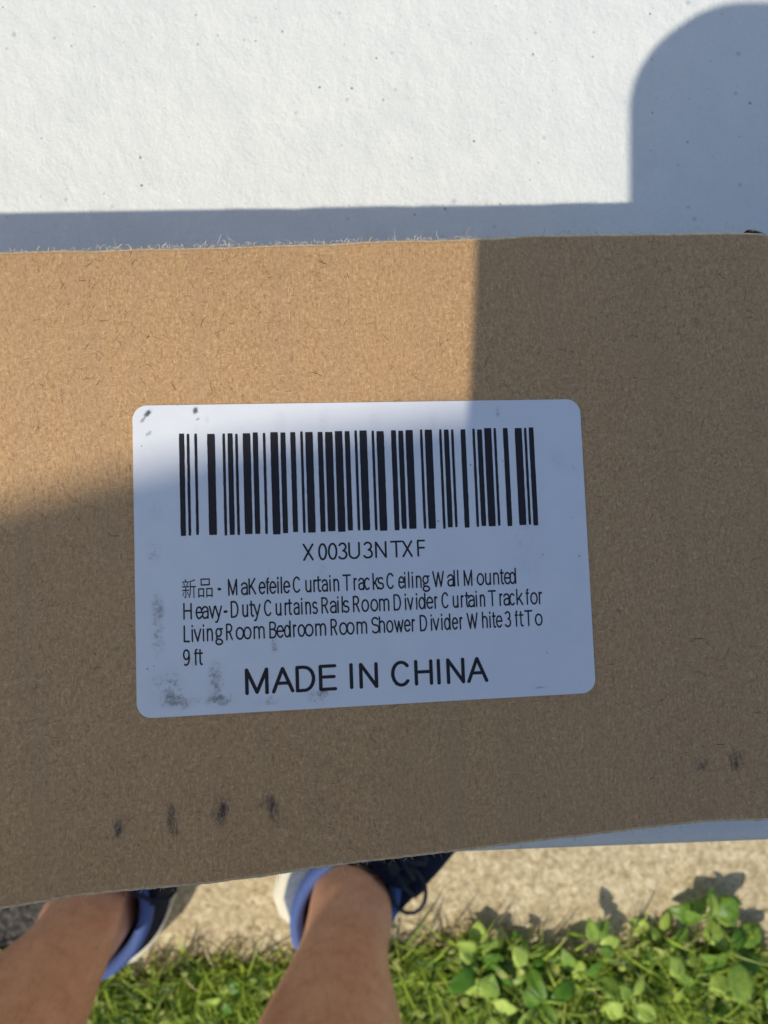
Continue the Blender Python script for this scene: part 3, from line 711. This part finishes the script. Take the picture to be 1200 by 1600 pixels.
def make_shoe(A_, ang, flip, flare=1.):
    root = mesh('shoe', *shoe_upper(), [M_NAVY, M_PANEL], person)
    v_ = root.data
    for p in v_.polygons:
        c_ = p.center
        if flip > 0 and c_.y < .075 and c_.z < .088 and c_.x*flip < .012: p.material_index = 1
    root.location = (A_.x+.17, A_.y+.42, 0); root.rotation_euler = (0, 0, ang)
    rg = []
    for z, sc in [(.002, .95), (.006, 1.0), (.018, 1.12), (.030, 1.15), (.040, 1.10), (.043, 1.0), (.0425, .90)]:
        rg.append([(x*(1+(sc*1.05-1)*flare), (y-.06)*(1+(sc-1)*.5)+.06, z + .012*max(0, (y-.12)/.1)**2*(z < .02)) for x, y in OUT])
    mesh('sole', *loft(rg), [M_FOAM], root)
    cp = []
    for i in range(NS+1):
        t = 2*math.pi*i/NS
        cp.append((.045*math.sin(t), -.014-.060*math.cos(t), .088+.012*math.cos(t)**2*(1 if math.cos(t) > 0 else .4)))
    rg = []
    for i in range(NS):
        p = Vector(cp[i]); o_ = Vector((math.sin(2*math.pi*i/NS), -math.cos(2*math.pi*i/NS), 0))
        rg.append([tuple(p+o_*(.0072*math.cos(R(a)))+Vector((0, 0, .013*math.sin(R(a))))) for a in range(0, 360, 30)])
    rg.append(rg[0]); mesh('collar', *loft(rg, True, False), [M_BLUE], root)
    li = [[(x*s_, -.012+(y+.012)*s_, z) for x, y in COLL] for s_, z in ((.99, .093), (.93, .085), (.90, .06), (.88, .046), (.02, .045))]
    mesh('lining', *loft(li, True, False), [M_LINING], root)
    # tongue
    tg = []
    for i in range(9):
        t = i/8; y = .045+.075*t; z = .128-.045*t-.012*t*t
        tg.append([(x*.028*(1-.15*t), y+.004*abs(x), z-.010*x*x+dz) for x, dz in ((-1, 0), (-.5, .003), (0, .004), (.5, .003), (1, 0), (.5, -.004), (0, -.004), (-.5, -.004))])
    mesh('tongue', *loft(tg), [M_BLUE if False else M_NAVY], root)
    # laces: criss-cross bars and a loose bow with two loops
    lp = []
    for i in range(5):
        y = .062+.020*i; z = .125-.0095*i
        for s_ in (-1, 1):
            lp.append(tube([(-s_*.027, y, z-.010), (-s_*.012, y+.006, z), (s_*.012, y+.013, z-.004), (s_*.027, y+.018, z-.016)], .0028, 6))
    for s_, w_, h_ in ((1, .060, .055), (-1, .052, .050)):
        loop = []
        for i in range(15):
            t = 2*math.pi*i/14; loop.append((s_*(w_/2*(1-math.cos(t))+.004), .058+.020*math.sin(t)-.012*(1-math.cos(t)), .126-.020*(1-math.cos(t))))
        lp.append(tube(loop, .0021, 6))
        lp.append(tube([(s_*.002, .06, .127), (s_*.025, .05, .118), (s_*.048, .042, .092), (s_*.060, .048, .065)], .0026, 6))
    lp.append(ball((0, .060, .127), .0065))
    mesh('lace', *merge(lp), [M_LACE], root)
    return root
def shoe_upper():
    rg = []
    for i in range(11):
        t = i/10; r_ = []
        for (x, y), (cx, cy) in zip(OUT, COLL):
            bul = math.sin(math.pi*t)*(.35 if y > .08 else .10)
            tt = t**1.15*(1-bul*.35)
            xx = x*(1-tt)+cx*tt; yy = y*(1-tt)+cy*tt
            z0 = .036; ztop = .098
            tz = 1-(1-t)**(1.75 if y > .06 else 1.1)
            xx *= 1+.10*math.sin(math.pi*min(1, t*1.3))*(y > .02)
            r_.append((xx*1.02, yy, z0+(ztop-z0)*tz))
        rg.append(r_)
    return loft(rg, True, False)
make_shoe(AR+Vector((.006, .006, 0)), R(-42), 1)
make_shoe(AL+Vector((.008, .004, 0)), R(-20), -1, .12)

# phone
ph = mesh('smartphone', *loft([[(x, y, z) for x, y in rrect(.075-2*i_, .150-2*i_, .0205-i_, 12)] for z, i_ in ((-.001, .0015), (0, .0004), (.0015, 0), (.0065, 0), (.008, .0004), (.009, .0015))]), [M_PHONE])
ph.location = (-.0233, .0247-.075, CZ+.004)
tag(ph, 'smartphone held flat above the cardboard box, pale blue back invented to bounce fill light', 'phone')
v, f = loft([[(x, y, .00905) for x, y in rrect(.069, .144, .02, 10)], [(x, y, .0093) for x, y in rrect(.068, .143, .0195, 10)]]); mesh('screen', v, f, [M_GLASS], ph)
rg = [[(.0233+r_*math.cos(2*math.pi*i/32), .0503+r_*math.sin(2*math.pi*i/32), z) for i in range(32)] for r_, z in ((.0095, -.0008), (.0095, -.0025), (.0065, -.0025), (.006, -.0012), (.0005, -.0012))]
mesh('lens_ring', *loft(rg, True, False), [M_GLASS], ph)

# ------------------------------------------------------------------ lawn
def blades(name, pts, hrange, wrange, mat, lean=(.5, 1.2), segs=4, label=None, cat=None):
    q = []
    for (x, y, z0) in pts:
        a = random.uniform(0, 2*math.pi); L = random.uniform(*hrange); w = random.uniform(*wrange)/2
        tilt = random.uniform(*lean); bend = random.uniform(.02, .35)/segs; p = Vector((x, y, z0)); th = tilt*.5
        side = Vector((-math.sin(a), math.cos(a), 0)); tw = random.uniform(-.6, .6)
        prev = None
        for s_ in range(segs+1):
            ww = w*(1-(s_/segs)**2.2*.93)
            sd_ = side*math.cos(tw)+Vector((0, 0, math.sin(tw)))
            cur = (p+sd_*ww, p-sd_*ww)
            if prev: q.append((prev[0], prev[1], cur[1], cur[0]))
            prev = cur
            d = Vector((math.cos(a)*math.sin(th), math.sin(a)*math.sin(th), math.cos(th))); p = p+d*(L/segs); th = min(th+bend*1.6+tilt*.25, 2.0)
    # connected strips so that each blade counts as one island
    q = np.array([[tuple(c) for c in r] for r in q]); n = len(q)//segs
    V = []; F = []
    for i in range(n):
        o = len(V); b = q[i*segs:(i+1)*segs]
        V += [tuple(b[0][0]), tuple(b[0][1])]
        for s_ in range(segs):
            V += [tuple(b[s_][3]), tuple(b[s_][2])]; F.append((o+2*s_, o+2*s_+1, o+2*s_+3, o+2*s_+2))
    return mesh(name, V, F, [mat])
def lawn_pts(n, xr, y1, edge=.0, clump=0.):
    out = []
    cs = [(random.uniform(*xr), -random.uniform(.46, -y1)) for _ in range(int(n*clump/40)+1)]
    while len(out) < n:
        if random.random() < clump:
            c_ = random.choice(cs); x = random.gauss(c_[0], .016); y = random.gauss(c_[1], .016)
        else: x = random.uniform(*xr); y = random.uniform(y1, path_edge(x)+.03)
        if y < path_edge(x)+edge+random.gauss(0, .012):
            out.append((x, y, GZ if y < path_edge(x)-.004 else .0))
    return out
g1 = blades('grass', lawn_pts(15000, (-.62, .62), -.72, .0, .55), (.02, .065), (.0016, .0044), M_GRASS, (.3, 1.25))
tag(g1, 'short green lawn grass along the concrete edge', 'grass', kind='stuff')
g2 = blades('grass', lawn_pts(7000, (-1.8, 1.8), -2.2, .0, .4), (.03, .07), (.002, .004), M_GRASS, (.3, 1.2), 3)
tag(g2, 'green lawn grass further out behind the person', 'grass', kind='stuff')
g3 = blades('dry_grass', lawn_pts(3400, (-.62, .62), -.68, .016, .4), (.01, .05), (.001, .003), M_STRAW, (.7, 1.8))
tag(g3, 'dry straw-coloured blades among the green grass', 'grass', kind='stuff')

def leaf_mesh(L, Wd, cup=.25, nseg=7, wav=.0, teeth=.0):
    v = []; f = []; nw = 5
    for i in range(nseg+1):
        t = i/nseg; pet = .22
        if t < pet: w = .06+.03*t
        else:
            s_ = (t-pet)/(1-pet); w = math.sin(math.pi*min(1, s_**.8))**.75 if s_ < 1 else 0
        w = max(w, .05)*Wd/2*(1+teeth*random.uniform(-1, 1))
        for j in range(nw):
            u_ = j/(nw-1)*2-1
            v.append((u_*w, t*L, cup*abs(u_)**1.5*w + .18*L*math.sin(t*1.6) - .28*L*t*t + wav*random.uniform(-1, 1)*w))
    for i in range(nseg):
        for j in range(nw-1):
            a = i*nw+j; f.append((a, a+1, a+nw+1, a+nw))
    return v, f
g4 = blades('grass', lawn_pts(420, (-.62, .62), -.66, .0, .2), (.06, .10), (.002, .0045), M_GRASS, (.5, 1.3), 6)
tag(g4, 'long bright grass blades arching over the weeds', 'grass', kind='stuff')
# low clover-like ground cover: far too many small leaves to count
parts = []
for (x, y, z) in lawn_pts(2300, (-.62, .62), -.68, -.004, .45):
    v, f = leaf_mesh(random.uniform(.007, .022), random.uniform(.005, .013), .3, 5, .1)
    Mx = Matrix.Translation((x, y, z+random.uniform(.004, .03))) @ Euler((random.uniform(-.3, .8), random.uniform(-.4, .4), random.uniform(0, 6.28))).to_matrix().to_4x4()
    parts.append(([Mx @ Vector(p) for p in v], f))
v, f = merge(parts)
tag(mesh('ground_cover', v, f, [M_CLOVER]), 'small round leaves creeping through the grass', 'ground cover', kind='stuff')

def at_ground(px_, py_, z=.02):
    d = CZ-z; return (px_-600)*d/1203, -(py_-800)*d/1203
weeds = [ # picture place only gives the place on the lawn; leaves, leaf length, turn
 (748, 1502, [(-.9, .036, .027), (.1, .034, .027), (.9, .030, .022), (1.9, .050, .034), (2.8, .045, .030), (-2.1, .030, .02), (3.6, .06, .03)], 'bright green weed with rounded leaves beside the right shoe'),
 (828, 1512, [(-1.45, .050, .036), (-.5, .030, .02), (.8, .028, .018), (2.6, .040, .024), (3.6, .032, .02)], 'toothed light green weed leaf rosette, second from the right shoe'),
 (762, 1570, [(.5, .036, .026), (2.9, .050, .030), (-2.6, .042, .026), (1.8, .04, .024), (-.6, .04, .026)], 'long-leaved weed low at the bottom edge between shin and middle of lawn'),
 (905, 1530, [(-.6, .034, .022), (.7, .036, .022), (2.2, .030, .02), (-2.1, .034, .022)], 'small weed in the middle of the lawn strip'),
 (930, 1478, [(-.4, .038, .018), (.5, .030, .016), (1.6, .034, .02), (-1.6, .03, .018)], 'narrow-leaved yellow-green weed at the concrete edge'),
 (1040, 1488, [(-.9, .036, .022), (.3, .034, .022), (1.2, .036, .026), (-2.2, .03, .02), (2.6, .04, .026)], 'weed with pale leaves left of the large clump'),
 (1112, 1440, [(-.6, .040, .026), (.1, .036, .026), (.8, .040, .028), (1.7, .036, .026), (-1.5, .038, .026), (3., .04, .03)], 'large leafy weed rising highest onto the concrete'),
 (1150, 1490, [(-.3, .042, .032), (1.0, .044, .032), (2.0, .048, .034), (-1.4, .042, .032), (-2.5, .045, .032), (3.1, .05, .032)], 'broad round-leaved weed clump near the right edge'),
 (1098, 1540, [(-.2, .040, .026), (2.9, .056, .030), (-2.3, .044, .028), (1.3, .040, .026)], 'weed with long drooping leaf below the large clump'),
 (1190, 1560, [(.3, .036, .026), (1.9, .042, .028), (-1.7, .046, .03), (-2.8, .04, .026)], 'weed cut by the lower right edge'),
 (985, 1565, [(-.8, .036, .024), (.6, .032, .022), (2.2, .036, .022), (-2.4, .036, .024)], 'weed with spreading leaves at the lower middle right'),
 (845, 1580, [(-.4, .034, .02), (1.1, .034, .02), (-1.9, .034, .022), (2.6, .034, .02)], 'low weed at the bottom edge right of the shin'),
 (350, 1560, [(-.5, .024, .018), (.9, .022, .016), (2.3, .024, .016), (-2.1, .026, .018)], 'small weed between the two legs'),
]
for px_, py_, lv, lb in weeds:
    x, y = at_ground(px_, py_, .03)
    w_ = empty('weed_plant', (x, y, GZ)); tag(w_, lb, 'weed', 'broad-leaved weeds in the lawn')
    for a, L, Wd in lv + [(a_+random.uniform(.35, .7), L_*random.uniform(.55, .85), W_*random.uniform(.6, .9)) for a_, L_, W_ in lv[::2]]:
        v, f = leaf_mesh(L*random.uniform(.9, 1.2), Wd*random.uniform(.75, 1.05), random.uniform(-.15, .4), 9, .16, .12)
        Mx = Matrix.Translation((0, 0, .018+random.uniform(0, .026))) @ Euler((random.uniform(-.35, .75), random.uniform(-.75, .75), -a+random.uniform(-.2, .2))).to_matrix().to_4x4()
        o = mesh('leaf', [Mx @ Vector(p) for p in v], f, [M_WEED], w_)
        so = o.modifiers.new('thick', 'SOLIDIFY'); so.thickness = .0005
    v, f = tube([(0, 0, -.004), (.001, 0, .012), (0, .001, .030)], [.003, .0025, .002], 6); mesh('stem', v, f, [M_WEED], w_)
